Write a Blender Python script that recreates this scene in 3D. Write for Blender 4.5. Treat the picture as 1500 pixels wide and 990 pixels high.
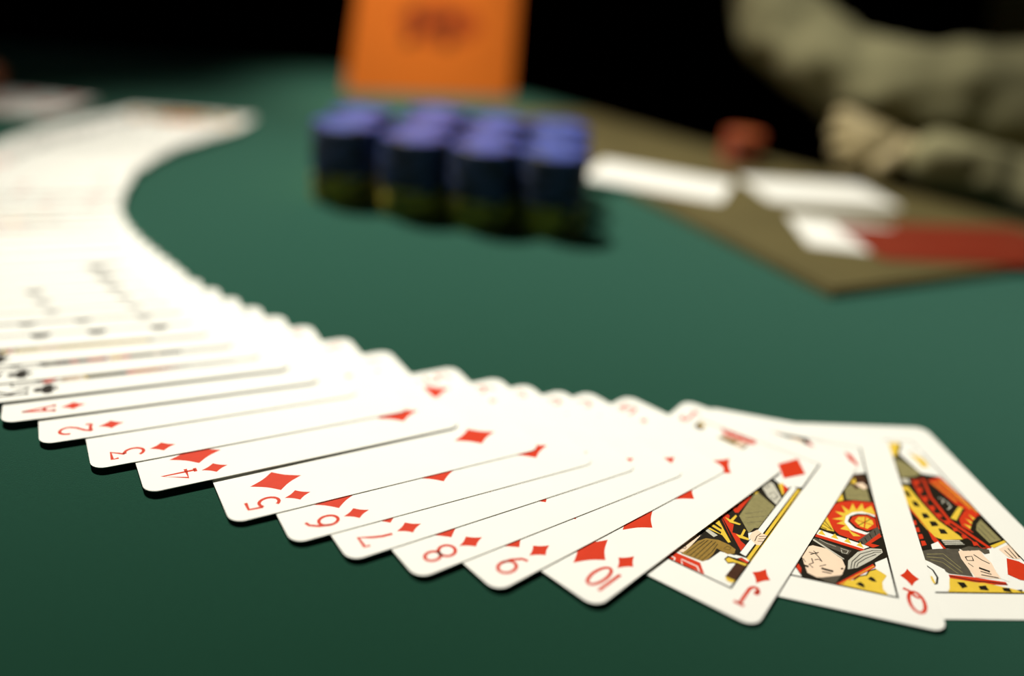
import bpy, bmesh, math, random
from mathutils import Matrix, Vector

# ------------------------------------------------------------------ camera, world, lights, exposure
S = 0.001                                   # everything below is laid out in millimetres
scene = bpy.context.scene
root_col = scene.collection
for o in list(bpy.data.objects):
    bpy.data.objects.remove(o)

F_PX, PITCH, ROLL, CAM_H = 1239.56, 0.435532, 0.098790, 133.537
fw = Vector((0, math.cos(PITCH), -math.sin(PITCH)))
rt0 = Vector((1, 0, 0)); up0 = rt0.cross(fw)
rt = math.cos(ROLL) * rt0 + math.sin(ROLL) * up0
up = -math.sin(ROLL) * rt0 + math.cos(ROLL) * up0
cam_data = bpy.data.cameras.new('camera')
cam = bpy.data.objects.new('camera', cam_data)
root_col.objects.link(cam)
m = Matrix((( rt.x, up.x, -fw.x, 0), (rt.y, up.y, -fw.y, 0), (rt.z, up.z, -fw.z, CAM_H * S), (0, 0, 0, 1)))
cam.matrix_world = m
cam_data.sensor_width = 36.0
cam_data.lens = 36.0 * F_PX / 1500.0
cam_data.clip_start = 0.01
cam_data.clip_end = 30
cam_data.dof.use_dof = True
cam_data.dof.focus_distance = 0.2185
cam_data.dof.aperture_fstop = 2.6
scene.camera = cam

world = bpy.data.worlds.new('world'); scene.world = world
world.use_nodes = True
world.node_tree.nodes['Background'].inputs[0].default_value = (0.9, 0.95, 1.0, 1)
world.node_tree.nodes['Background'].inputs[1].default_value = 0.006

def spot(name, loc, target, power, size_deg, blend, radius, color):
    d = bpy.data.lights.new(name, 'SPOT'); d.energy = power; d.spot_size = math.radians(size_deg)
    d.spot_blend = blend; d.shadow_soft_size = radius; d.color = color
    o = bpy.data.objects.new(name, d); root_col.objects.link(o)
    o.location = Vector(loc) * S
    o.rotation_euler = (Vector(target) - Vector(loc)).to_track_quat('-Z', 'Y').to_euler()
    return o
spot('table_lamp_light', (-430, 730, 1130), (22, 405, 0), 118, 45.5, 1.0, 0.05, (1.0, 0.965, 0.87))
spot('placard_added_spot', (-60, 520, 1050), (-110, 797, 5), 78, 19, 1.0, 0.04, (1.0, 0.93, 0.8))  # added spot with no visible source, brightens the placard's face

vs = scene.view_settings
vs.view_transform = 'Standard'; vs.look = 'None'; vs.exposure = 0.0; vs.gamma = 1.0
vs.use_curve_mapping = False

# ------------------------------------------------------------------ materials
def lin(r, g, b):
    f = lambda c: (c / 255) / 12.92 if c / 255 <= 0.04045 else ((c / 255 + 0.055) / 1.055) ** 2.4
    return (f(r), f(g), f(b), 1)

def mat(name, col, rough=0.6, spec=0.4, noise=None, bump=None, metallic=0.0, coat=0.0):
    """Principled material; noise=(scale, amount) varies the colour, bump=(scale, strength, distance)."""
    m = bpy.data.materials.new(name); m.use_nodes = True
    nt = m.node_tree; b = nt.nodes['Principled BSDF']
    b.inputs['Base Color'].default_value = col
    b.inputs['Roughness'].default_value = rough
    b.inputs['Specular IOR Level'].default_value = spec
    b.inputs['Metallic'].default_value = metallic
    b.inputs['Coat Weight'].default_value = coat
    tc = None
    if noise or bump:
        tc = nt.nodes.new('ShaderNodeTexCoord')
    if noise:
        n = nt.nodes.new('ShaderNodeTexNoise'); n.inputs['Scale'].default_value = noise[0]; n.inputs['Detail'].default_value = 5
        nt.links.new(tc.outputs['Object'], n.inputs['Vector'])
        r = nt.nodes.new('ShaderNodeMapRange'); r.inputs[1].default_value = 0.3; r.inputs[2].default_value = 0.7
        r.inputs[3].default_value = 1 - noise[1]; r.inputs[4].default_value = 1 + noise[1]
        nt.links.new(n.outputs['Fac'], r.inputs[0])
        h = nt.nodes.new('ShaderNodeHueSaturation'); h.inputs['Color'].default_value = col
        nt.links.new(r.outputs[0], h.inputs['Value']); nt.links.new(h.outputs[0], b.inputs['Base Color'])
    if bump:
        n = nt.nodes.new('ShaderNodeTexNoise'); n.inputs['Scale'].default_value = bump[0]; n.inputs['Detail'].default_value = 4
        nt.links.new(tc.outputs['Object'], n.inputs['Vector'])
        bp = nt.nodes.new('ShaderNodeBump'); bp.inputs['Strength'].default_value = bump[1]; bp.inputs['Distance'].default_value = bump[2]
        nt.links.new(n.outputs['Fac'], bp.inputs['Height']); nt.links.new(bp.outputs[0], b.inputs['Normal'])
    return m

M = dict(
    card=mat('card_stock', (0.86, 0.85, 0.78, 1), 0.45, 0.3, noise=(60, 0.015)),
    R=mat('red_ink', lin(204, 54, 24), 0.5, 0.18, noise=(400, 0.04)),
    K=mat('black_ink', lin(32, 27, 17), 0.5, 0.18, noise=(400, 0.05)),
    Y=mat('yellow_ink', lin(226, 190, 62), 0.5, 0.18, noise=(400, 0.04)),
    G=mat('olive_ink', lin(140, 132, 88), 0.5, 0.18, noise=(900, 0.12)),
    S=mat('silver_ink', lin(196, 192, 176), 0.5, 0.18, noise=(900, 0.06)),
    P=mat('pink_ink', lin(240, 212, 184), 0.5, 0.18, noise=(400, 0.02)),
    W=mat('white_ink', (0.86, 0.85, 0.78, 1), 0.5, 0.18, noise=(400, 0.01)),
    B=mat('brown_ink', lin(70, 42, 26), 0.5, 0.18, noise=(600, 0.1)),
    H=mat('gold_ink', lin(146, 116, 52), 0.5, 0.18, noise=(900, 0.12)),
    D=mat('grey_ink', lin(84, 78, 66), 0.5, 0.18, noise=(900, 0.12)),
    felt=mat('green_felt', lin(18, 50, 34), 1.0, 0.0, noise=(900, 0.10), bump=(2500, 0.35, 0.0004)),
    edge=mat('dark_wood_edge', lin(66, 52, 30), 0.5, 0.4, noise=(30, 0.25)),
    pad=mat('taupe_leather', lin(88, 79, 45), 0.6, 0.3, noise=(25, 0.12), bump=(600, 0.3, 0.0005)),
    blue=mat('blue_chip_clay', lin(50, 60, 136), 0.5, 0.4, noise=(300, 0.08)),
    navy=mat('navy_chip_edge', lin(58, 74, 120), 0.5, 0.4, noise=(300, 0.08)),
    olive=mat('olive_chip_clay', lin(190, 172, 60), 0.5, 0.4, noise=(300, 0.08)),
    dark=mat('dark_chip_spot', lin(26, 28, 34), 0.5, 0.4, noise=(300, 0.08)),
    pale=mat('pale_chip_inlay', lin(72, 84, 148), 0.45, 0.4, noise=(300, 0.05)),
    orange=mat('orange_card_board', lin(238, 122, 36), 0.55, 0.3, noise=(14, 0.06)),
    print=mat('brown_print', lin(92, 44, 18), 0.6, 0.3, noise=(40, 0.1)),
    faint=mat('faint_brown_print', lin(196, 84, 26), 0.6, 0.3, noise=(40, 0.1)),
    chip_orange=mat('orange_chip_clay', lin(160, 78, 36), 0.5, 0.4, noise=(300, 0.08)),
    chip_red=mat('red_chip_clay', lin(150, 36, 24), 0.5, 0.4, noise=(300, 0.08)),
    backred=mat('red_card_back', lin(122, 38, 18), 0.45, 0.4, noise=(300, 0.15)),
    khaki=mat('khaki_cloth', lin(146, 141, 106), 0.95, 0.1, noise=(9, 0.12), bump=(30, 0.5, 0.006)),
    skin=mat('skin', lin(196, 120, 82), 0.55, 0.35, noise=(40, 0.06), bump=(500, 0.15, 0.0005)),
    skin2=mat('pale_skin', lin(176, 160, 118), 0.6, 0.3, noise=(40, 0.06)),
    hair=mat('dark_hair', lin(40, 28, 20), 0.7, 0.3, noise=(80, 0.2)),
    carpet=mat('dark_carpet', lin(24, 16, 14), 1.0, 0.0, noise=(40, 0.3)),
    wall=mat('dark_wall', lin(26, 16, 14), 0.9, 0.1, noise=(3, 0.15)),
)

fb = M['felt'].node_tree.nodes['Principled BSDF']        # the nap of the felt catches light at low angles
fb.inputs['Sheen Weight'].default_value = 1.0; fb.inputs['Sheen Roughness'].default_value = 0.45
fb.inputs['Sheen Tint'].default_value = (0.38, 1.0, 0.8, 1)

# ------------------------------------------------------------------ helpers
def link(name, mesh, mats, parent=None, loc=None, matrix=None):
    o = bpy.data.objects.new(name, mesh); root_col.objects.link(o)
    if mats and not mesh.materials:
        for k in mats: mesh.materials.append(M[k])
    if parent is not None: o.parent = parent
    if matrix is not None:
        o.matrix_world = matrix
    elif loc is not None:
        o.location = Vector(loc) * S
    return o
def tag(o, label, cat, group=None, kind=None):
    o['label'] = label; o['category'] = cat
    if group: o['group'] = group
    if kind: o['kind'] = kind
    return o
def mesh_from(verts, faces, idx=None, scale=S, smooth=False):
    me = bpy.data.meshes.new('mesh'); me.from_pydata([tuple(c * scale for c in v) for v in verts], [], faces)
    if idx: me.polygons.foreach_set('material_index', idx)
    if smooth: me.polygons.foreach_set('use_smooth', [True] * len(me.polygons))
    me.update(); return me
def prism(outline, z0, z1):
    n = len(outline)
    v = [(x, y, z0) for x, y in outline] + [(x, y, z1) for x, y in outline]
    f = [list(range(n))[::-1], list(range(n, 2 * n))] + [[i, (i + 1) % n, n + (i + 1) % n, n + i] for i in range(n)]
    return v, f
def spline(pts, n=12, closed=True):
    out = []; N = len(pts)
    for i in range(N):
        p0, p1, p2, p3 = (Vector(pts[(i + k) % N]) for k in (-1, 0, 1, 2))
        for s in range(n):
            t = s / n
            out.append(0.5 * ((2 * p1) + (p2 - p0) * t + (2 * p0 - 5 * p1 + 4 * p2 - p3) * t * t + (3 * p1 - p0 - 3 * p2 + p3) * t ** 3))
    return out
def empty(name, loc):
    o = bpy.data.objects.new(name, None); root_col.objects.link(o); o.location = Vector(loc) * S
    o.empty_display_size = 0.02; return o

# ------------------------------------------------------------------ room shell
FLOOR = -760
def box(name, x0, x1, y0, y1, z0, z1, k, kind=None, parent=None):
    v, f = prism([(x0, y0), (x1, y0), (x1, y1), (x0, y1)], z0, z1)
    o = link(name, mesh_from(v, f), [k], parent)
    if kind: o['kind'] = kind
    return o
tag(box('floor', -3000, 3000, -2500, 4000, FLOOR - 40, FLOOR, 'carpet', 'structure'), 'dark carpeted floor under the card table', 'floor')
tag(box('wall_back', -3000, 3000, 4000, 4060, FLOOR, 2000, 'wall', 'structure'), 'unlit dark wall far behind the table', 'wall')

# ------------------------------------------------------------------ card table
table = empty('card_table', (0, 200, FLOOR))
tag(table, 'large card table covered in green felt', 'table')
OUT = [(-900, -300), (-950, 200), (-820, 620), (-605, 801), (-365, 866), (-180, 898), (-30, 856), (54, 783), (136, 692), (241, 604), (347, 510), (430, 340), (470, 80), (450, -250), (250, -520), (-500, -560)]
outline = [(p.x, p.y) for p in spline([(x, y, 0) for x, y in OUT], 10)]
def rel(o):            # keep a part's world position under the table's empty
    o.parent = table; o.matrix_parent_inverse = Matrix.Translation(-table.location); return o
v, f = prism(outline, -4, 0)
rel(link('felt_top', mesh_from(v, f), ['felt']))
v, f = prism(outline, -45, -4)
rel(link('table_edge', mesh_from(v, f), ['edge']))
ring = [(math.cos(a * math.pi / 16) , math.sin(a * math.pi / 16)) for a in range(32)]
prof = [(330, 0), (330, 30), (120, 60), (90, 110), (90, 600), (160, 690), (300, 715)]
pv = [(r * x, 200 - 0 + r * y, FLOOR + z) for r, z in prof for x, y in ring]
pf = [[i * 32 + j, i * 32 + (j + 1) % 32, (i + 1) * 32 + (j + 1) % 32, (i + 1) * 32 + j] for i in range(len(prof) - 1) for j in range(32)]
pf += [list(range(32))[::-1], list(range((len(prof) - 1) * 32, len(prof) * 32))]
rel(link('pedestal', mesh_from(pv, pf), ['edge']))

# ------------------------------------------------------------------ playing cards
CW, CL, CR, CT = 57.0, 88.0, 3.6, 0.2
def card_mesh():
    o = []
    for cx, cy, a0 in ((CL - CR, CW - CR, 0), (CR, CW - CR, 90), (CR, CR, 180), (CL - CR, CR, 270)):
        for k in range(7):
            a = math.radians(a0 + 15 * k); o.append((cx + CR * math.cos(a), cy + CR * math.sin(a)))
    v, f = prism(o, 0, CT)
    return mesh_from(v, f)
CARD = card_mesh()                       # local x runs down the card (top to bottom), local y to the card's right
def flat(polys, z=0.0, lift=0.0):
    """polys: list of point lists in (u, w) card mm -> flat mesh in card space; lift raises each next one a hair"""
    v, f = [], []
    for i, p in enumerate(polys):
        b = len(v); v += [(w, u, z + lift * i) for u, w in p]
        area = sum(p[k][0] * p[(k + 1) % len(p)][1] - p[(k + 1) % len(p)][0] * p[k][1] for k in range(len(p)))
        idx = list(range(b, b + len(p)))
        f.append(idx[::-1] if area > 0 else idx)
    return v, f
def stroke(pts, wd):
    """a ribbon of constant width along a polyline, as quads"""
    out = []; P = [Vector(p) for p in pts]
    L, Rr = [], []
    for i, p in enumerate(P):
        a = P[max(i - 1, 0)]; b = P[min(i + 1, len(P) - 1)]; d = (b - a)
        if d.length < 1e-6: d = Vector((1, 0))
        d.normalize(); n = Vector((-d.y, d.x)) * wd / 2
        L.append(p + n); Rr.append(p - n)
    for i in range(len(P) - 1):
        out.append([tuple(L[i]), tuple(L[i + 1]), tuple(Rr[i + 1]), tuple(Rr[i])])
    return out
def arc(cx, cy, rx, ry, a0, a1, n=14):
    return [(cx + rx * math.cos(math.radians(a0 + (a1 - a0) * i / n)), cy + ry * math.sin(math.radians(a0 + (a1 - a0) * i / n))) for i in range(n + 1)]
# index characters as thin pen strokes in a unit box (x right, y down)
GL = {
 1: [[(.5, 0), (.18, 1)], [(.5, 0), (.82, 1)], [(.3, .68), (.7, .68)], [(.05, .98), (.34, .98)], [(.66, .98), (.95, .98)]],
 2: [arc(.5, .27, .38, .27, 170, 370) + [(.72, .5), (.3, .75), (.1, .96)], [(.1, .96), (.5, .92), (.9, .98)], [(.9, .98), (.93, .8)]],
 3: [[(.12, .22), (.1, .03), (.85, .03), (.42, .42)], [(.42, .42)] + arc(.48, .7, .4, .29, -70, 150)],
 4: [[(.68, 1), (.68, 0), (.06, .72), (.95, .72)], [(.5, .99), (.86, .99)]],
 5: [[(.85, .03), (.22, .03), (.16, .45)], [(.16, .45)] + arc(.46, .68, .4, .3, -125, 140)],
 6: [[(.78, .04), (.5, .1), (.24, .35), (.12, .68)], arc(.5, .69, .39, .29, 0, 360, 22)],
 7: [[(.1, .2), (.1, .04), (.9, .04), (.62, .4), (.46, .7), (.42, 1)]],
 8: [arc(.5, .26, .33, .24, 0, 360, 20), arc(.5, .74, .41, .25, 0, 360, 22)],
 9: [arc(.5, .31, .39, .29, 0, 360, 22), [(.88, .32), (.78, .62), (.52, .9), (.24, .97)]],
 10: [[(.08, .0), (.08, 1)], arc(.64, .5, .3, .49, 0, 360, 24)],
 11: [[(.62, .02), (.62, .74)] + arc(.4, .74, .22, .24, 0, 160), [(.38, .02), (.9, .02)], arc(.24, .78, .06, .06, 0, 360, 8)],
 12: [arc(.48, .46, .36, .45, 0, 360, 24), [(.3, .66), (.5, .72), (.72, .92), (.98, .98)]],
 13: [[(.18, 0), (.18, 1)], [(.85, .02), (.2, .58)], [(.4, .42), (.84, .98)], [(.03, .01), (.36, .01)], [(.03, .99), (.36, .99)], [(.66, .01), (1, .01)], [(.66, .99), (1, .99)]],
}
def glyph_mesh(rank):
    polys = []
    w, h, x0, y0 = 4.9, 8.2, 2.8, 5.0
    if rank == 10: w, x0 = 5.4, 2.9
    for s in GL[rank]:
        polys += stroke([(x0 + a * w, y0 + b * h) for a, b in s], 0.88)
    return flat(polys, CT + 0.004)
def pip_shape(s):
    """outline in unit coords (x right, y down), about 1 tall; list of polygons"""
    if s == 'd':
        o = []
        for (ax, ay), (bx, by) in (((0, -.5), (.338, 0)), ((.338, 0), (0, .5)), ((0, .5), (-.338, 0)), ((-.338, 0), (0, -.5))):
            for k in range(6):
                t = k / 6; q = 1 - 0.13 * math.sin(math.pi * t)
                o.append(((ax + (bx - ax) * t) * q, (ay + (by - ay) * t) * q))
        return [o]
    if s == 'c':
        st = [(-.05, .05), (.05, .05), (.07, .3), (.2, .48), (-.2, .48), (-.07, .3)]
        return [arc(0, -.26, .23, .23, 0, 342, 17), arc(-.25, .1, .23, .23, 0, 342, 17), arc(.25, .1, .23, .23, 0, 342, 17), arc(0, 0, .16, .16, 0, 342, 10), st]
    h = [(0, .5)]
    for k in range(1, 12):
        t = k / 12; h.append((.44 * math.sin(math.pi * min(1, t * 1.02)) ** .8, .5 - .95 * t + .1 * math.sin(math.pi * t)))
    h = [(0, .5), (.12, .34), (.3, .12), (.41, -.08), (.43, -.24), (.36, -.38), (.23, -.44), (.1, -.4), (0, -.26)]
    h = h + [(-x, y) for x, y in h[-2:0:-1]]
    if s == 'h': return [h]
    return [[(x, -y * .86 - .07) for x, y in h], [(-.05, .1), (.05, .1), (.07, .32), (.19, .48), (-.19, .48), (-.07, .32)]]
def pip_mesh(s, size):
    polys = [[(x * size, y * size) for x, y in p] for p in pip_shape(s)]
    v, f = flat(polys, 0, 0.0015)
    return mesh_from(v, f)
PIPS = {(s, k): pip_mesh(s, z) for s in 'dchs' for k, z in (('big', 13.4), ('small', 6.7), ('court', 10.0), ('ace', 20))}
for (s, k), me in PIPS.items(): me.materials.append(M['R' if s in 'dh' else 'K'])
GLM = {}
for r in GL:
    for c in 'RK':
        v, f = glyph_mesh(r); me = mesh_from(v, f); me.materials.append(M[c]); GLM[r, c] = me
L3, R3, C3 = 13.5, 43.5, 28.5
Y = [14.7, 34.2, 53.8, 73.3]
LAY = {1: [], 2: [(C3, Y[0]), (C3, Y[3])], 3: [(C3, Y[0]), (C3, 44), (C3, Y[3])]}
LAY[4] = [(x, y) for x in (L3, R3) for y in (Y[0], Y[3])]
LAY[5] = LAY[4] + [(C3, 44)]
LAY[6] = LAY[4] + [(L3, 44), (R3, 44)]
LAY[7] = LAY[6] + [(C3, 29.3)]
LAY[8] = LAY[7] + [(C3, 58.7)]
LAY[9] = [(x, y) for x in (L3, R3) for y in Y] + [(C3, 44)]
LAY[10] = [(x, y) for x in (L3, R3) for y in Y] + [(C3, 24.4), (C3, 63.6)]

ART = {
 11: """
K 0 24.9,23.6 24.8,26.1 23.2,34.1 23.2,35.8 22.2,40.8 21.3,48.2 20.2,56.0 19.7,61.0 17.1,61.6 11.8,58.5 11.1,49.6 12.2,48.2 11.3,38.6 11.6,36.1 14.0,32.2 11.8,27.2 11.5,21.9 13.1,21.5 18.7,13.7 27.0,12.7 26.2,19.3
R 0 28.5,11.5 26.3,12.2 18.9,12.7 16.3,9.3 27.7,9.0
W 0.35 26.8,10.2 24.5,10.2 24.2,9.0
W 0.35 22.1,9.2 23.1,10.8 18.9,10.9 17.7,9.5
P 0 26.7,12.1 24.6,23.4 23.2,22.6 23.4,17.0 23.7,13.6
W 0 18.1,13.1 17.2,17.5 16.7,20.1 12.9,21.2 10.4,21.1 10.9,12.2 12.3,9.0 16.2,9.6
H 0 24.0,12.8 23.3,16.8 22.8,20.3 21.7,22.7 18.9,24.2 15.9,24.2 14.0,23.5 13.6,21.7 14.8,20.3 16.6,20.5 17.9,20.7 17.7,17.7 17.9,15.2 18.6,13.5
K 0.18 23.1,13.7 22.3,18.3 21.6,21.6
K 0.18 22.0,13.4 21.4,18.6 20.9,22.4
K 0.18 20.9,13.5 20.4,18.9 20.0,22.8
K 0.18 19.9,13.5 19.4,19.0 19.1,23.0
K 0.18 18.9,13.8 18.3,18.4 18.4,22.5
K 0.15 16.5,21.6 15.1,22.3 15.2,23.4 16.1,23.2 16.5,22.1
K 0.22 26.6,12.9 25.7,14.5 24.7,16.0
K 0.3 25.5,15.4 25.0,16.3 23.9,15.8
K 0.25 25.8,13.8 24.8,14.9 23.9,15.3
K 0.2 24.7,19.7 24.4,21.4
B 0.3 25.0,22.7 23.4,22.1
S 0 24.3,26.0 23.8,27.0 19.8,25.9 20.3,24.5
D 0 24.9,23.6 24.1,24.2 22.8,22.8 23.9,22.7
Y 0 23.9,26.8 24.4,30.0 22.9,33.1 16.1,25.5 16.5,24.8 18.9,26.7
K 0 23.9,27.8 23.6,28.7 19.6,27.8 19.4,26.9
K 0 24.1,29.8 23.8,30.9 20.3,29.6 19.9,28.8
R 0 22.7,34.5 22.3,36.6 20.6,36.1 19.9,33.2 18.3,33.1 17.3,29.6 15.9,29.9 14.3,27.7 12.7,26.9 12.0,25.5 12.1,22.2 14.2,24.2 17.5,28.1
K 0 21.4,33.2 23.2,34.1 23.1,35.5 12.0,23.1 13.0,22.5
Y 0 21.4,34.6 19.8,34.5 19.5,37.6 19.0,37.1 19.0,34.4 16.9,34.6 17.0,33.9 19.5,33.3
Y 0 16.3,29.5 15.2,29.9 15.5,33.1 14.9,32.9 14.6,30.0 12.9,30.1 12.9,29.2 15.0,28.7
R 0 22.3,40.7 21.6,42.7 20.4,40.4 20.4,48.4 19.3,48.8 19.3,39.0 20.0,38.4
Y 0 21.5,47.5 21.2,50.4 19.9,51.7 18.7,52.2 18.4,51.2 20.0,49.7
G 0 18.6,37.7 19.1,49.7 18.5,51.9 12.1,48.2 11.2,38.5 12.2,36.5 13.5,35.3 13.8,32.2
D 0.12 17.8,39.6 14.3,44.3
D 0.12 17.0,38.1 12.8,42.7
D 0.12 15.8,36.3 12.0,40.6
S 0 20.1,57.1 19.4,60.2 16.7,59.3 12.0,53.2 12.5,49.6 15.9,52.0
K 0.25 19.1,56.9 18.4,58.9 17.2,57.4 17.6,55.5 18.4,56.4
K 0.25 15.8,53.0 15.3,55.4 13.6,53.8 13.9,51.6 15.0,52.2
Y 0 15.5,60.0 14.9,61.5 13.2,60.1 12.6,55.1
R 0 14.6,61.0 11.8,59.7 11.8,55.6 12.9,56.8
K 0 12.5,61.1 9.2,63.4 9.2,22.3 12.7,21.7
W 0 12.1,61.7 10.7,61.6 11.0,22.6 12.6,22.9
Y 0 10.4,61.4 9.2,61.5 9.2,21.3 10.5,21.9
K 0.22 10.5,61.4 10.8,22.0
P 0 13.2,30.7 13.3,33.1 12.6,35.2 10.9,34.5 9.7,34.5 9.5,29.4 10.6,28.8 11.9,29.6
K 0.2 11.4,30.0 11.7,32.3 11.3,34.2
K 0.2 10.8,30.5 9.4,31.5
K 0.2 11.0,31.6 9.6,32.9
K 0.2 11.2,32.7 9.7,34.2
K 0 14.8,17.9 14.6,19.7 12.4,20.3 11.6,21.5 9.2,20.8 9.2,18.7 12.4,18.0 13.4,16.9
Y 0 14.5,18.1 14.2,19.3 12.2,19.4 9.2,20.0 9.2,19.1 12.7,18.3 13.6,17.3
R 0 12.1,20.3 11.5,21.3 9.5,21.0 9.4,20.2
B 0 11.9,18.7 9.2,19.0 9.4,11.9 12.1,12.0
Y 0 12.1,12.0 9.5,12.1 10.0,10.7 11.3,10.8
K 0.35 9.5,79.0 9.5,9.0
K 0.25 9.5,9.0 26.4,9.0
R 0 19.3,70.5 15.6,77.7 11.1,70.8 15.3,64.1
""",
 12: """
K 0 34.3,14.3 28.2,28.5 23.4,39.9 20.9,45.9 17.7,53.2 14.8,61.6 9.4,64.7 9.6,44.3 9.2,36.5 9.2,24.6 13.5,18.9 22.4,9.1 23.9,8.7 31.8,9.1
R 0 33.7,14.8 33.0,16.1 31.5,12.4 31.8,10.2
W 0 36.3,9.2 33.9,14.7 31.9,9.9 31.6,9.2
P 0 31.2,18.7 30.0,21.3 28.0,22.9 24.6,22.7 21.1,19.6 20.6,16.7 21.8,13.2 24.3,11.3 28.0,10.1 30.1,11.1 30.6,13.6
D 0 27.7,10.0 21.9,13.0 23.8,9.2 25.6,9.2
K 0.3 29.2,19.6 27.7,19.6 27.0,18.7 26.3,17.1
K 0.25 28.0,20.6 27.1,19.5
K 0.3 28.0,16.9 27.0,17.5 26.1,16.8
K 0.25 27.0,14.7 25.3,15.9
K 0.5 21.8,15.4 21.2,15.9
K 0.2 30.8,16.6 30.3,15.2
K 0.3 28.9,18.8 26.7,20.4
K 0.3 28.7,17.3 28.4,15.6 29.5,14.6 28.6,13.6
K 0.8 31.0,13.8 29.7,13.6
K 0.8 26.6,14.1 25.5,13.9 23.8,13.8
K 0.4 26.5,12.8 24.3,12.8
S 0 28.8,25.9 28.0,26.2 20.4,19.8 20.9,19.7
D 0 28.0,26.5 18.3,24.0 19.4,21.9 24.8,23.5
S 0.15 26.1,26.1 24.3,25.0 22.1,24.4
S 0.2 21.0,24.1 19.1,23.7 19.7,22.3 20.8,22.2 20.9,23.5
R 0 28.0,28.4 14.9,25.9 15.2,24.7 28.4,27.2
W 0 27.4,30.8 25.9,30.4 14.8,27.7 13.5,27.2 15.1,25.8 27.8,28.4
Y 0 26.3,28.5 25.1,30.5 24.3,28.3
Y 0 23.0,28.1 21.8,30.1 21.1,27.8
Y 0 19.8,27.4 18.6,29.3 18.0,27.0
Y 0 16.8,26.8 15.6,28.5 15.0,26.2
S 0 20.1,15.9 19.6,19.5 16.8,24.0 13.4,26.7 10.5,27.4 10.4,26.0 13.4,22.0 17.7,17.3
K 0.22 19.3,16.5 18.7,19.4 16.2,23.4 12.8,26.0 10.6,26.7
K 0.22 18.6,16.8 18.0,19.3 15.5,22.7 12.5,25.3 10.7,26.0
K 0.22 17.8,17.6 17.3,19.2 15.0,22.0 12.2,24.6
R 0 23.6,9.1 13.6,20.2 13.1,19.1 22.2,9.3
Y 0.2 22.7,9.2 13.4,19.5
Y 0 22.2,9.2 20.7,11.3 19.2,12.1 17.8,13.9 15.8,15.1 15.0,16.9 13.1,18.4 10.8,16.6 12.3,13.6 12.5,10.9 11.5,9.1
K 0 18.8,10.7 17.7,11.9 16.9,11.3 16.8,9.9 17.8,10.2
K 0 15.7,13.7 14.8,14.9 14.1,14.5 13.6,13.2 14.7,13.1
K 0.35 19.2,12.1 17.8,13.9 15.8,15.1 15.0,16.9 13.1,18.4
W 0 13.0,20.9 9.7,24.1 9.8,11.2 9.7,9.4 11.3,9.3 12.4,11.5 12.1,13.6 10.7,16.4 12.9,18.7
R 0 23.5,36.8 22.2,42.1 18.8,46.0 14.8,48.0 9.7,48.8 9.4,43.6 9.6,36.4 16.2,28.7 20.7,30.0 22.7,33.0
Y 0 21.9,36.7 18.8,38.8 20.8,40.7 18.0,40.9 18.6,44.4 16.8,42.4 15.4,46.5 14.8,43.4 12.8,47.4 12.6,44.4 10.4,47.0 10.0,44.2 9.8,43.1 11.4,43.0 14.4,41.6 17.3,38.2 18.1,35.1 17.4,32.5 15.8,31.7 15.1,31.2 17.1,30.6 18.0,32.7 20.2,32.7 18.5,35.0 20.9,34.9 18.9,37.0
W 0 18.7,36.3 18.0,39.4 16.0,41.9 13.4,43.2 10.1,42.7 10.0,34.2 14.1,32.4 17.5,33.2
K 0 17.8,37.0 16.9,39.8 14.8,41.7 11.9,42.5 9.9,41.6 10.0,35.6 13.2,33.5 16.2,34.3
R 0 17.2,37.5 16.2,39.8 14.5,41.1 12.0,41.9 10.2,40.8 10.3,36.9 13.1,34.3 15.7,35.0
Y 0 15.9,37.9 14.7,40.1 12.7,41.0 11.1,39.8 11.0,38.1 12.9,35.3 14.8,35.8
R 0.3 15.3,38.5 11.4,37.6
R 0.3 12.7,41.0 13.7,35.5
K 0.2 15.2,36.0 11.4,40.4
Y 0 20.9,45.8 17.8,52.8 17.8,47.1 19.7,45.7
K 0.2 20.2,46.0 17.7,50.8
Y 0 26.7,32.0 23.5,38.8 21.9,31.0 23.7,30.9
K 0.25 25.5,34.5 22.6,31.6
K 0.25 24.5,36.2 22.3,31.4
K 0.3 26.4,32.6 23.7,31.3
G 0 16.9,53.1 15.0,56.5 10.6,56.0 10.3,49.2 13.5,48.6 17.0,47.8
D 0.12 16.4,50.5 10.8,51.9
B 0 15.5,58.0 13.8,62.3 10.7,63.1 10.0,59.0 13.6,54.2
P 0 13.7,57.0 11.3,58.6 10.1,56.5 11.4,54.9
Y 0 14.9,57.4 13.2,60.4 13.2,57.1
D 0 16.2,28.9 10.1,37.3 9.6,34.3 14.6,27.7
K 0.25 15.4,29.1 15.1,28.2
K 0.25 14.2,30.9 13.8,29.3
K 0.25 12.7,33.0 12.4,31.1
K 0.25 11.2,35.2 11.1,33.2
R 0 14.6,27.9 10.0,34.4 9.7,32.9 12.9,28.9 10.8,28.7 12.6,27.2
K 0.4 9.5,9.0 9.5,79.0
K 0.25 9.5,9.0 36.8,9.0
R 0 14.7,74.9 12.8,73.9 11.2,68.6 11.9,67.5 13.4,69.4
""",
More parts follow.
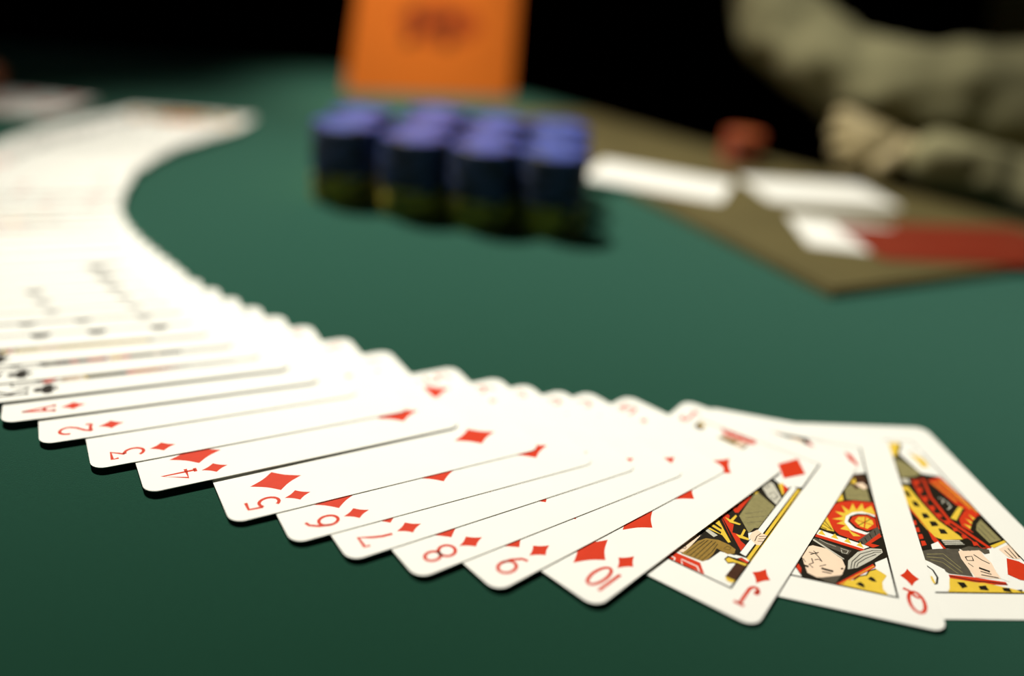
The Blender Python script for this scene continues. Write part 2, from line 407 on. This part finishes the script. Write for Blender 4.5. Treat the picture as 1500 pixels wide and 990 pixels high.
 13: """
K 0 17.9,77.0 14.0,77.6 15.6,61.7 10.8,58.9 9.2,40.7 9.2,29.0 14.3,26.8 17.8,25.4 24.4,25.5 28.4,25.5 35.9,24.2 30.1,41.5 26.4,53.4
Y 0 17.9,77.5 14.0,77.8 19.0,70.1 20.7,69.7
W 0 17.6,71.3 14.2,76.0 10.6,78.2 9.2,73.5 10.1,60.6 11.7,59.4 16.2,60.5
Y 0 14.3,71.4 12.4,70.4 10.9,68.5 11.4,64.4 13.9,63.8 13.8,67.0
D 0.3 14.6,71.9 12.2,73.0 11.6,71.5
G 0 20.9,68.5 18.8,67.4 16.0,60.9 18.9,58.8 24.0,58.1
S 0 24.1,57.7 21.9,57.4 22.6,55.2 24.9,55.2
R 0 21.3,57.0 16.8,57.9 19.5,48.6 20.0,37.9 15.3,26.1 18.3,25.8 20.3,32.1 23.4,38.3 23.4,47.7
K 0 20.6,57.0 17.7,57.5 20.4,48.2 21.0,37.1 16.5,26.3 18.1,26.1 19.8,32.1 22.8,38.5 22.9,47.7
R 0 20.5,56.5 18.8,57.0 19.8,54.7 21.2,54.5
R 0 21.6,53.0 20.0,53.4 21.0,50.9 22.4,50.6
R 0 22.5,48.6 20.9,49.0 21.6,46.7 23.2,46.1
R 0 23.1,44.0 21.4,44.4 21.8,42.5 23.6,41.9
R 0 22.8,40.7 21.4,40.9 21.5,39.3 23.3,38.7
R 0 22.3,37.5 20.9,37.7 20.9,36.3 22.8,35.6
R 0 21.5,34.5 20.3,34.5 20.4,33.2 22.1,32.7
R 0 20.7,31.5 19.4,31.5 19.5,30.2 21.3,29.7
R 0 19.3,28.7 18.1,28.5 18.2,27.2 19.9,26.9
Y 0 26.1,53.8 24.2,53.4 24.3,45.6 23.9,37.5 21.5,31.0 21.4,29.5 27.2,29.1 29.4,30.6 29.6,36.7 28.9,45.6
K 0 26.5,51.6 25.4,51.2 25.9,48.2 27.1,48.6
K 0 26.9,46.5 25.5,46.1 25.8,43.6 27.4,44.0
K 0 27.1,40.7 25.5,40.7 25.6,38.7 27.7,38.3
K 0 26.8,37.1 24.9,37.1 25.0,35.2 27.3,34.8
K 0 25.9,34.0 24.3,33.6 24.4,31.7 26.5,31.7
R 0 29.9,44.0 29.1,42.3 29.1,34.4 30.4,29.2 30.4,25.5 28.6,25.5 28.8,29.1 29.2,32.9
K 0 30.2,42.7 30.0,36.0 31.6,29.2 32.8,25.6 35.7,24.9 32.4,36.4
R 0 31.7,37.1 30.6,37.4 31.3,35.4 32.4,35.2
R 0 32.7,34.1 31.4,34.3 32.1,32.3 33.3,32.2
R 0 33.2,31.3 32.0,31.4 32.6,29.5 34.0,29.2
R 0 34.0,28.5 32.8,28.6 33.2,26.9 34.8,26.4
W 0 31.9,27.1 29.2,28.4 29.4,25.5 32.6,25.2
S 0 27.9,29.1 22.7,29.1 22.2,27.3 27.9,27.1
K 0.25 27.9,28.4 22.3,28.4
K 0.25 28.0,27.7 22.3,27.6
R 0 16.3,56.8 11.4,58.9 10.9,57.3 9.2,40.5 11.5,39.9 12.0,41.7 14.2,45.2 15.4,53.0
Y 0.3 15.3,56.1 13.1,46.5
Y 0.3 13.1,57.1 10.8,43.2
K 0.3 13.9,57.1 12.0,44.8
Y 0.3 11.9,57.1 9.7,41.5
K 0 17.1,52.5 15.4,52.1 14.5,45.2 14.3,43.6 19.0,39.1 19.6,44.0
S 0.35 17.7,48.2 16.5,47.3 18.1,45.6
S 0.35 16.2,46.5 16.3,44.0 18.1,42.7
Y 0 13.9,44.2 12.9,43.6 18.4,37.7 19.6,38.7
R 0 17.3,38.3 13.1,42.5 11.3,41.5 10.9,39.5 16.7,32.4 18.4,35.1
Y 0 17.2,36.3 15.3,35.1 16.5,34.0
Y 0 15.2,38.7 13.8,37.1 14.8,35.9
Y 0 13.1,40.7 12.2,38.7 13.2,37.6
K 0 16.8,33.6 13.8,37.5 10.8,40.0 9.7,38.9 9.2,28.8 14.9,26.7
G 0 15.1,33.6 13.2,36.3 10.8,38.4 10.3,29.6 14.7,28.1
D 0.2 13.9,34.7 13.7,29.4
D 0.2 12.4,36.3 11.9,29.8
Y 0 15.2,27.0 9.2,29.6 9.2,28.8 14.7,26.1
P 0 13.6,25.7 9.2,27.9 9.2,23.5 9.7,22.1 11.3,21.8 13.0,22.6
K 0.3 12.2,25.3 11.8,22.1
K 0.3 10.7,26.1 10.8,22.1
K 0.3 9.4,26.4 9.8,22.5
D 0 35.7,24.5 32.6,25.2 24.9,25.5 26.2,21.6 27.5,14.8 33.4,15.8 36.9,21.2
G 0.25 35.3,23.1 30.6,23.4 29.0,17.9
G 0.25 35.9,22.1 31.7,21.7 29.5,16.2
G 0.25 35.5,21.0 32.7,20.0 30.9,15.6
D 0 29.8,24.8 28.1,25.1 26.7,24.1 27.0,21.6 28.3,22.3
P 0 25.8,24.4 23.9,25.5 19.1,26.1 19.2,24.7 19.6,22.6 19.2,20.1 20.1,16.7 20.4,14.1 27.1,14.5 27.0,17.2 26.7,21.6
D 0 24.6,25.5 21.5,26.7 16.5,25.4 17.2,24.0 18.9,23.6 19.5,25.1 24.3,24.7
K 0.35 25.1,22.3 23.1,22.6 23.7,20.9 25.4,20.9 25.1,22.3
K 0.35 22.2,23.3 21.2,21.2 19.9,19.8
K 0.8 23.9,18.1 21.8,16.7
K 0.25 25.8,19.9 25.2,18.5
D 0.25 21.9,26.2 22.3,24.7
D 0.25 20.5,26.4 20.9,24.9
D 0.25 19.2,26.4 19.6,25.1
D 0.25 18.2,26.0 18.7,24.5
K 0.4 24.9,15.5 20.9,14.4
K 0.4 24.3,16.8 22.0,15.7
R 0 33.8,15.4 27.2,14.5 23.4,13.6 19.9,12.9 20.2,11.8 24.4,12.0 34.2,14.1
K 0.4 33.9,14.9 27.6,13.1 23.9,12.8 20.0,12.1
Y 0 34.3,14.1 30.4,13.2 27.9,12.6 26.0,12.5 22.8,11.5 16.8,9.5 13.4,9.0 37.5,9.1
K 0 33.2,12.7 31.3,12.6 31.3,11.0 33.1,10.4
K 0 28.3,11.3 26.2,11.6 26.4,9.7 28.6,10.0
K 0 22.3,10.8 20.4,10.8 20.7,9.2 22.6,9.6
K 0 18.9,10.1 17.3,10.3 17.9,9.2
W 0 37.3,21.0 36.1,20.0 33.8,17.3 34.4,14.0 36.6,10.2 37.8,9.1 40.9,9.1 39.6,14.7
K 0.5 37.9,18.7 37.1,17.0 37.4,14.3 38.8,12.1 39.6,11.8
Y 0 39.4,14.7 38.6,14.7 39.1,12.1 39.7,12.1
W 0 16.3,25.4 13.7,25.4 13.1,22.5 14.3,18.3 17.6,15.7 18.9,13.0 20.4,14.1 19.7,17.7 18.9,20.5
R 0 13.7,22.1 11.1,20.9 9.2,18.2 13.7,13.5 15.4,13.8 17.5,15.8
K 0.3 9.5,9.0 9.5,72.5
K 0.3 9.5,9.0 41.2,9.0
""",
}

COLS = 'RKYGSPWBHD'
def art_mesh(rank):
    v, f, mi = [], [], []
    items = []
    for ln in ART[rank].strip().split('\n'):
        k = ln.split(); items.append((k[0], float(k[1]), [tuple(map(float, q.split(','))) for q in k[2:]]))
    z = CT + 0.003
    for half in (1, 0):                                  # the mirrored half lies underneath, then the upright half
        for c, wd, pts in items:
            if half: pts = [(CW - a, CL - b) for a, b in pts]
            polys = [pts] if wd == 0 else stroke(pts, wd)
            vv, ff = flat(polys, z)
            b = len(v); v += vv; f += [[i + b for i in q] for q in ff]; mi += [COLS.index(c)] * len(ff)
            z += 0.0004
    fr = [(9.3, 8.8), (47.7, 8.8), (47.7, 79.2), (9.3, 79.2), (9.3, 8.8)]
    vv, ff = flat(sum([stroke(fr[i:i + 2], 0.25) for i in range(4)], []), CT + 0.002)
    b = len(v); v += vv; f += [[i + b for i in q] for q in ff]; mi += [COLS.index('K')] * len(ff)
    me = mesh_from(v, f, mi)
    for c in COLS: me.materials.append(M[c])
    return me
ARTM = {r: art_mesh(r) for r in (11, 12, 13)}

def card_matrix(x, y, t, a, b, cz, cx, cy):
    ex = Vector((math.cos(t), math.sin(t), a * math.cos(t) + b * math.sin(t))).normalized()
    ey0 = Vector((-math.sin(t), math.cos(t), -a * math.sin(t) + b * math.cos(t)))
    ez = ex.cross(ey0).normalized(); ey = ez.cross(ex)
    z = a * (x - cx) + b * (y - cy) + cz
    return Matrix(((ex.x, ey.x, ez.x, x * S), (ex.y, ey.y, ez.y, y * S), (ex.z, ey.z, ez.z, z * S), (0, 0, 0, 1)))
def child(name, me, parent, u, w, rot=0, z=0.0):
    o = bpy.data.objects.new(name, me); root_col.objects.link(o); o.parent = parent
    o.location = (w * S, u * S, z * S); o.rotation_euler = (0, 0, rot); return o
RANK = {1: 'ace', 2: 'two', 3: 'three', 4: 'four', 5: 'five', 6: 'six', 7: 'seven', 8: 'eight', 9: 'nine', 10: 'ten', 11: 'jack', 12: 'queen', 13: 'king'}
SUIT = {'d': 'diamonds', 'c': 'clubs', 'h': 'hearts', 's': 'spades'}
def make_card(suit, rank, matrix, label, group):
    o = link('playing_card', CARD, ['card'], matrix=matrix)
    tag(o, label, 'playing card', group)
    ink = 'R' if suit in 'dh' else 'K'
    zp = CT + 0.004
    for r in (0, 1):
        child('index_number', GLM[rank, ink], o, CW * r, CL * r, math.pi * r)
        u, w = (5.25, 17.9) if not r else (CW - 5.25, CL - 17.9)
        child('index_pip', PIPS[suit, 'small'], o, u, w, math.pi * r, zp)
    for u, w in LAY.get(rank, []):
        child('pip', PIPS[suit, 'big'], o, u, w, math.pi if w > 44.1 else 0, zp)
    if rank == 1: child('pip', PIPS[suit, 'ace'], o, C3, 44, 0, zp)
    if rank > 10:
        child('court_figure', ARTM[rank], o, 0, 0)
        if suit != 'd':
            for r in (0, 1):
                u, w = (15.5, 15.5) if not r else (CW - 15.5, CL - 15.5)
                child('pip', PIPS[suit, 'court'], o, u, w, math.pi * r, CT + 0.075)
    return o
CARDS = [
 ('d', 13, 150.23, 160.96, 1.6959, 0.0, 0.0, 0.05, 90.44, 197.79),
 ('d', 12, 105.07, 150.03, 1.3721, 0.01321, -0.00266, 0.081, 60.11, 203.96),
 ('d', 11, 60.22, 145.61, 0.9979, 0.01144, -0.0054, 0.23, 43.36, 208.85),
 ('d', 10, 24.63, 146.34, 0.8443, 0.016, -0.01421, 0.233, 17.64, 211.41),
 ('d', 9, 2.28, 148.26, 0.7577, 0.01484, -0.01531, 0.304, 2.9, 211.62),
 ('d', 8, -15.89, 149.94, 0.6669, 0.0144, -0.01565, 0.46, -6.7, 209.4),
 ('d', 7, -32.2, 153.53, 0.617, 0.01398, -0.01595, 0.434, -21.38, 214.32),
 ('d', 6, -46.59, 157.65, 0.571, 0.01379, -0.01607, 0.441, -33.6, 218.84),
 ('d', 5, -62.83, 162.77, 0.5636, 0.01317, -0.01647, 0.404, -49.69, 224.34),
 ('d', 4, -86.88, 170.5, 0.5637, 0.01523, -0.02409, 0.342, -74.66, 233.52),
 ('d', 3, -104.03, 178.1, 0.5462, 0.01407, -0.02315, 0.251, -92.19, 243.33),
 ('d', 2, -122.35, 186.81, 0.5163, 0.01313, -0.02313, 0.171, -109.97, 254.13),
 ('d', 1, -137.06, 194.34, 0.4872, 0.01577, -0.02977, 0.127, -123.79, 263.3),
 ('c', 13, -148.81, 201.14, 0.4746, 0.01967, -0.03828, 0.148, -134.68, 269.92),
 ('c', 12, -160.72, 208.4, 0.4592, 0.01904, -0.03852, 0.148, -145.53, 276.95),
 ('c', 11, -172.24, 216.31, 0.4414, 0.0183, -0.03874, 0.148, -155.83, 284.58),
 ('c', 10, -183.86, 224.43, 0.421, 0.01753, -0.03915, 0.148, -166.06, 292.35),
 ('c', 9, -192.46, 231.96, 0.4237, 0.01776, -0.03937, 0.148, -174.85, 299.93),
 ('c', 8, -199.0, 239.05, 0.424, 0.01988, -0.04404, 0.16, -181.41, 307.03),
 ('c', 7, -205.83, 245.92, 0.4233, 0.02042, -0.04532, 0.163, -188.19, 313.88),
 ('c', 6, -212.87, 253.15, 0.4234, 0.02027, -0.04497, 0.162, -195.23, 321.12),
 ('c', 5, -220.23, 261.07, 0.4254, 0.01995, -0.04404, 0.16, -202.74, 329.07),
 ('c', 4, -227.88, 269.9, 0.4301, 0.01948, -0.04247, 0.157, -210.71, 337.98),
 ('c', 3, -235.55, 279.77, 0.4368, 0.01888, -0.04043, 0.152, -218.83, 347.97),
 ('c', 2, -242.81, 290.53, 0.4436, 0.01822, -0.03835, 0.147, -226.56, 358.84),
 ('c', 1, -249.33, 301.59, 0.4477, 0.01767, -0.03679, 0.143, -233.36, 369.97),
 ('h', 13, -255.04, 312.48, 0.4416, 0.01722, -0.03643, 0.142, -238.65, 380.75),
 ('h', 12, -259.88, 322.45, 0.4341, 0.01812, -0.03909, 0.148, -242.97, 390.6),
 ('h', 11, -265.28, 332.69, 0.4395, 0.01797, -0.03822, 0.146, -248.74, 400.93),
 ('h', 10, -269.82, 342.34, 0.4295, 0.01895, -0.04138, 0.154, -252.6, 410.41),
 ('h', 9, -272.85, 351.5, 0.414, 0.02105, -0.04791, 0.169, -254.58, 419.3),
 ('h', 8, -276.31, 360.06, 0.4192, 0.02106, -0.04727, 0.168, -258.39, 427.95),
 ('h', 7, -279.41, 369.0, 0.3898, 0.0245, -0.05965, 0.197, -259.5, 436.34),
 ('h', 6, -283.04, 378.03, 0.3707, 0.02292, -0.05897, 0.194, -261.86, 444.97),
 ('h', 5, -285.19, 387.46, 0.3677, 0.02186, -0.05675, 0.189, -263.81, 454.34),
 ('h', 4, -289.9, 397.71, 0.3276, 0.01946, -0.05726, 0.188, -265.84, 463.68),
 ('h', 3, -292.47, 408.09, 0.3139, 0.018, -0.05543, 0.183, -267.52, 473.72),
 ('h', 2, -295.82, 419.1, 0.2975, 0.01638, -0.05343, 0.177, -269.79, 484.32),
 ('h', 1, -295.53, 431.26, 0.2721, 0.01466, -0.05255, 0.174, -267.85, 495.8),
 ('s', 1, -297.35, 441.5, 0.2614, 0.0138, -0.05159, 0.172, -268.99, 505.74),
 ('s', 2, -298.96, 451.95, 0.2445, 0.01278, -0.05122, 0.17, -269.51, 515.69),
 ('s', 3, -297.97, 461.5, 0.24, 0.01252, -0.05116, 0.17, -268.24, 525.11),
 ('s', 4, -298.21, 471.18, 0.2247, 0.01215, -0.05313, 0.174, -267.51, 534.33),
 ('s', 5, -298.48, 480.12, 0.207, 0.01274, -0.06069, 0.191, -266.66, 542.71),
 ('s', 6, -297.16, 489.32, 0.1844, 0.01206, -0.06463, 0.2, -263.94, 551.18),
 ('s', 7, -295.49, 498.66, 0.1809, 0.01147, -0.06271, 0.195, -262.05, 560.4),
 ('s', 8, -293.35, 508.01, 0.1649, 0.01039, -0.06242, 0.194, -258.93, 569.21),
 ('s', 9, -293.63, 517.66, 0.1436, 0.00895, -0.0619, 0.193, -257.91, 578.12),
 ('s', 10, -291.12, 527.4, 0.1346, 0.0082, -0.06054, 0.189, -254.86, 587.52),
 ('s', 11, -289.03, 538.32, 0.119, 0.00702, -0.05867, 0.185, -251.84, 597.88),
 ('s', 12, -287.38, 548.68, 0.106, 0.0061, -0.05733, 0.181, -249.41, 607.75),
 ('s', 13, -285.96, 559.37, 0.0873, 0.00493, -0.05633, 0.179, -246.9, 617.71),
]
END = {('d', 13): 'king of diamonds playing card at the near right end of the ribbon, undermost',
       ('d', 12): 'queen of diamonds playing card lying between the king and jack of diamonds',
       ('d', 11): 'jack of diamonds playing card with a sword, overlapping the queen of diamonds',
       ('s', 13): 'topmost playing card at the far end of the ribbon spread'}
for i, c in enumerate(CARDS):
    s, r = c[0], c[1]
    lab = END.get((s, r)) or '%s of %s playing card in the fanned ribbon spread' % (RANK[r], SUIT[s])
    make_card(s, r, card_matrix(*c[2:]), lab, 'cards of the ribbon spread across the felt')

# a few squared-up cards by the dealer's hand
def flat_card(suit, rank, x, y, t, z, label, group):
    return make_card(suit, rank, card_matrix(x, y, t, 0, 0, z, x, y), label, group)
for i in range(7):
    flat_card('h', (2, 9, 5, 7, 3, 8, 6)[i], -418 + 1.6 * i + (i % 3), 554 + 2.6 * i, 0.06 - 0.012 * i, 0.05 + 0.24 * i,
              'white playing card, %s of the small far pile beside the hand' % ('lowest', 'second from bottom', 'third from bottom', 'middle one', 'third from top', 'second from top', 'topmost')[i], 'cards of the small far pile')

# ------------------------------------------------------------------ casino chips
CHR, CHT = 17.7, 3.1
def chip_mesh(face, edge, spotk, inlay, CHR=CHR):
    N = 32; v, f, mi = [], [], []
    prof = [(CHR - .6, 0), (CHR, .5), (CHR, CHT - .5), (CHR - .6, CHT), (CHR * .66, CHT), (CHR * .62, CHT - .12)]
    for r, z in prof:
        for j in range(N): a = 2 * math.pi * j / N; v.append((r * math.cos(a), r * math.sin(a), z))
    for i in range(len(prof) - 1):
        for j in range(N):
            f.append([i * N + j, i * N + (j + 1) % N, (i + 1) * N + (j + 1) % N, (i + 1) * N + j])
            mi.append(2 if (i < 4 and j % 8 in (0, 1)) else (1 if i < 3 else 0))
    f.append(list(range(N))[::-1]); mi.append(0)
    f.append(list(range((len(prof) - 1) * N, len(prof) * N))); mi.append(3)
    me = mesh_from(v, f, mi)
    for k in (face, edge, spotk, inlay): me.materials.append(M[k])
    return me
BLUE = chip_mesh('blue', 'navy', 'dark', 'pale')
OLIVE = chip_mesh('olive', 'olive', 'dark', 'pale')
ORNG = chip_mesh('chip_orange', 'chip_orange', 'chip_red', 'chip_orange', 14.0)
random.seed(7)
ORD = ['topmost', 'second from top', 'third from top', 'fourth from top', 'fifth from top', 'sixth from top', 'seventh from top',
       'eighth from top', 'fifth from bottom', 'fourth from bottom', 'third from bottom', 'second from bottom', 'lowest']
def chip_stack(cx, cy, kinds, where, group, z0=0.02):
    n = len(kinds)
    for k, (me, colour) in enumerate(kinds):
        o = link('casino_chip', me, None)
        o.location = Vector((cx + random.uniform(-.3, .3), cy + random.uniform(-.3, .3), z0 + k * (CHT + 0.02))) * S
        o.rotation_euler = (0, 0, random.uniform(0, 6.28))
        top = n - 1 - k
        rank = ORD[top] if n == 13 or top < n - 1 else 'lowest'
        tag(o, '%s casino chip, %s in the %s' % (colour, rank, where), 'casino chip', group)
COLN = ['leftmost', 'second-from-left', 'third-from-left', 'rightmost']
ROWN = ['front', 'second-row', 'third-row']
for ci, (cx, cy, rows) in enumerate(((-97.5, 445, 2), (-59, 432.5, 3), (-23.1, 425, 3), (12.6, 426, 3))):
    for r in range(rows):
        chip_stack(cx + 1.5 * r, cy + 36.4 * r, [(OLIVE, 'olive')] * 5 + [(BLUE, 'blue')] * 8,
                   '%s %s stack of the chip block' % (COLN[ci], ROWN[r]), 'chips of the block in the middle of the table')
chip_stack(151, 616, [(ORNG, 'orange')] * 7, 'short stack near the khaki sleeve', 'chips of the short orange stack', 4.05)

# ------------------------------------------------------------------ orange placard behind the chips
sign = empty('orange_placard', (-97, 797, 0))
tag(sign, 'orange upright placard with dark print standing behind the chips', 'placard')
ax = Vector((161, 60, 0)).normalized(); nrm = Vector((ax.y, -ax.x, 0)); lean = Vector((0, 0, 1)) - 0.12 * nrm
def sp(u, h, d): p = ax * u + lean * h + nrm * d; return (p.x, p.y, p.z)
def slab(name, poly, d0, d1, k, parent):
    n = len(poly); v = [sp(u, h, d0) for u, h in poly] + [sp(u, h, d1) for u, h in poly]
    f = [list(range(n))[::-1], list(range(n, 2 * n))] + [[i, (i + 1) % n, n + (i + 1) % n, n + i] for i in range(n)]
    return link(name, mesh_from(v, f), [k], parent)
slab('board', [(-78, 0.1), (78, 0.1), (81, 90), (82, 210), (-50, 210), (-64, 90)], -2.5, 0, 'orange', sign)
slab('foot', [(-60, 0.1), (60, 0.1), (60, 3), (-60, 3)], -40, -2.5, 'orange', sign)
blot = [(8 + 38 * math.cos(a * math.pi / 10), 62 + 17 * math.sin(a * math.pi / 10)) for a in range(20)]
slab('faint_print', blot, 0.02, 0.1, 'faint', sign)
for u, h in ((-17, 69), (17, 66), (-20, 48), (15, 47), (0, 61)):
    slab('dark_print', [(u - 6, h - 5), (u + 4, h - 5), (u + 6, h + 4), (u - 3, h + 5)], 0.12, 0.2, 'print', sign)

# ------------------------------------------------------------------ pad at the table edge, and what lies on it
PAD = [(142.4, 363.3), (266, 431.2), (346, 475), (337, 500), (237, 597), (131, 679), (51, 766), (-40, 725), (36.8, 562)]
v, f = prism(PAD, 0.05, 4)
bm = bmesh.new(); me = mesh_from(v, f); bm.from_mesh(me)
bmesh.ops.bevel(bm, geom=[e for e in bm.edges if all(vv.co.z > 0.003 for vv in e.verts)], offset=0.0018, segments=2, affect='EDGES')
bm.to_mesh(me); bm.free()
tag(link('leather_pad', me, ['pad']), 'flat taupe leather pad lying along the right table edge', 'pad')
def plain_card(x, y, t, z, face, label, tilt=0):
    me = CARD if face == 'card' else CARD.copy()
    if face != 'card': me.materials.clear(); me.materials.append(M[face])
    o = link('playing_card', me, None, matrix=card_matrix(x, y, t, 0, tilt, z, x, y))
    return tag(o, label, 'playing card', 'cards lying on the taupe pad')
def deg(a): return math.radians(a)
plain_card(33, 526, deg(-18), 4.05, 'card', 'bright white playing card on the pad right behind the chip block')
plain_card(150, 514, deg(9), 4.05, 'card', 'white playing card on the pad, reaching under the khaki sleeve')
plain_card(150, 429, deg(-3), 4.05, 'card', 'pale playing card at the front of the pad, partly under red cards')
plain_card(184, 416, deg(9), 4.5, 'backred', 'red-backed playing card at the front corner of the pad, lower one')
plain_card(226, 430, deg(14), 4.8, 'backred', 'red-backed playing card at the front of the pad, upper one')

# ------------------------------------------------------------------ people
def skin_object(name, nodes, edges, root, k, parent=None, levels=2, wrinkle=0.0, scale=60):
    me = bpy.data.meshes.new('mesh')
    me.from_pydata([tuple(c * S for c in n[:3]) for n in nodes], edges, [])
    o = link(name, me, [k], parent)
    md = o.modifiers.new('skin', 'SKIN'); md.use_smooth_shade = True
    for i, sv in enumerate(me.skin_vertices[0].data):
        r = nodes[i][3] * S; sv.radius = (r, r); sv.use_root = i == root
    sd = o.modifiers.new('sub', 'SUBSURF'); sd.levels = levels; sd.render_levels = levels
    if wrinkle:
        tx = bpy.data.textures.new(name + '_folds', 'CLOUDS'); tx.noise_scale = scale * S; tx.noise_depth = 1
        dm = o.modifiers.new('folds', 'DISPLACE'); dm.texture = tx; dm.strength = wrinkle * S; dm.texture_coords = 'LOCAL'
    return o
def at(px, py, d):      # a point on the line of sight at a depth, used once to place the sitter's joints
    p = Vector((0, 0, CAM_H)) + d * (fw + rt * ((px - 750) / F_PX) - up * ((py - 495) / F_PX))
    return (p.x, p.y, p.z)
SH = [  # shirt joints: x, y, z, radius
 (*at(1600, 110, 700), 108),      # 0 belly (root)
 (*at(1720, -260, 800), 120),     # 1 chest
 (*at(1500, -520, 840), 70),      # 2 far shoulder
 (*at(1290, -190, 780), 46),      # 3 far upper arm
 (*at(1122, 22, 700), 38),        # 4 far elbow
 (*at(1205, 90, 660), 33),        # 5 far forearm
 (*at(1310, 150, 630), 38),       # 6 far forearm, loose cloth
 (*at(1490, 162, 625), 54),       # 7 far cuff, tucked into the near arm
 (*at(1900, -480, 760), 75),      # 8 near shoulder
 (*at(1880, 0, 650), 50),         # 9 near upper arm
 (*at(1740, 330, 575), 40),       # 10 near elbow
 (*at(1500, 272, 572), 24),       # 11 near forearm
 (*at(1335, 222, 585), 18),       # 12 near cuff
  (*at(1790, 165, 622), 46),       # 13 cloth bunched against the near upper arm
]
SHE = [(0, 1), (1, 2), (2, 3), (3, 4), (4, 5), (5, 6), (6, 7), (1, 8), (8, 9), (9, 10), (10, 11), (11, 12), (7, 13)]
person = empty('person', at(1640, 330, 760))
tag(person, 'person in a khaki shirt leaning on folded arms at the table edge', 'person')
def under(o, p):
    o.parent = p; o.matrix_parent_inverse = Matrix.Translation(-p.location); return o
under(skin_object('shirt', SH, SHE, 0, 'khaki', None, 4, 18, 34), person)
def off(i, s): x, y, z, r = SH[i]; return (x, y, z, r * s)
BD = [off(i, 0.5) for i in range(14)]
BDE = list(SHE)
def add(p, r, frm):
    BD.append((*p, r)); BDE.append((frm, len(BD) - 1)); return len(BD) - 1
nk = add(at(1690, -560, 830), 55, 1)
hd = add(at(1680, -690, 820), 72, nk); hd2 = add(at(1672, -800, 815), 78, hd); add(at(1668, -890, 820), 58, hd2)
wr = add(at(1318, 222, 594), 14, 12)
pm = add(at(1284, 216, 598), 17, wr)
for k, (dx, dy) in enumerate(((-26, -36), (-34, -18), (-32, 2), (-24, 18))):      # four fingers hooked over the far sleeve
    kn = add(at(1274 + dx * .45, 214 + dy, 596), 8.5, pm)
    ti = add(at(1262 + dx, 214 + dy * 1.25, 606), 7.5, kn); add(at(1254 + dx, 220 + dy * 1.3, 618), 6.5, ti)
th = add(at(1296, 243, 588), 9, wr); add(at(1274, 254, 590), 8, th)
under(skin_object('body', BD, BDE, 0, 'skin2', None, 2), person)
HR = [(*at(1690, -760, 850), 74), (*at(1690, -850, 850), 76), (*at(1680, -920, 840), 56)]
under(skin_object('hair', HR, [(0, 1), (1, 2)], 0, 'hair', None, 2), person)

# dealer's hand coming in from the left, fingertips on the far pile
HX = [(-643, 642, 36, 26), (-538, 628, 20, 19), (-485, 621, 14, 15), (-453, 616, 13, 13)]
HE = [(0, 1), (1, 2), (2, 3)]
def hadd(p, r, frm):
    HX.append((*p, r)); HE.append((frm, len(HX) - 1)); return len(HX) - 1
for dy, ln, dz in ((22, 44, 2), (7, 52, 4), (-8, 48, 3), (-22, 38, 0)):
    a = hadd((-439, 615 + dy, 12 + dz), 9.5, 3); b = hadd((-439 + ln * .55, 614 + dy * 1.08, 12 + dz), 8.6, a)
    hadd((-439 + ln, 612 + dy * 1.1, 9.5), 7.4, b)
a = hadd((-465, 588, 12), 10, 2); b = hadd((-439, 570, 11.5), 9.5, a); hadd((-417, 560, 10.5), 8.5, b)
hand = empty('person', (-643, 642, 0)); tag(hand, "person's bare hand resting beside the far pile of cards", 'person')
under(skin_object('hand', HX, HE, 1, 'skin', None, 2), hand)
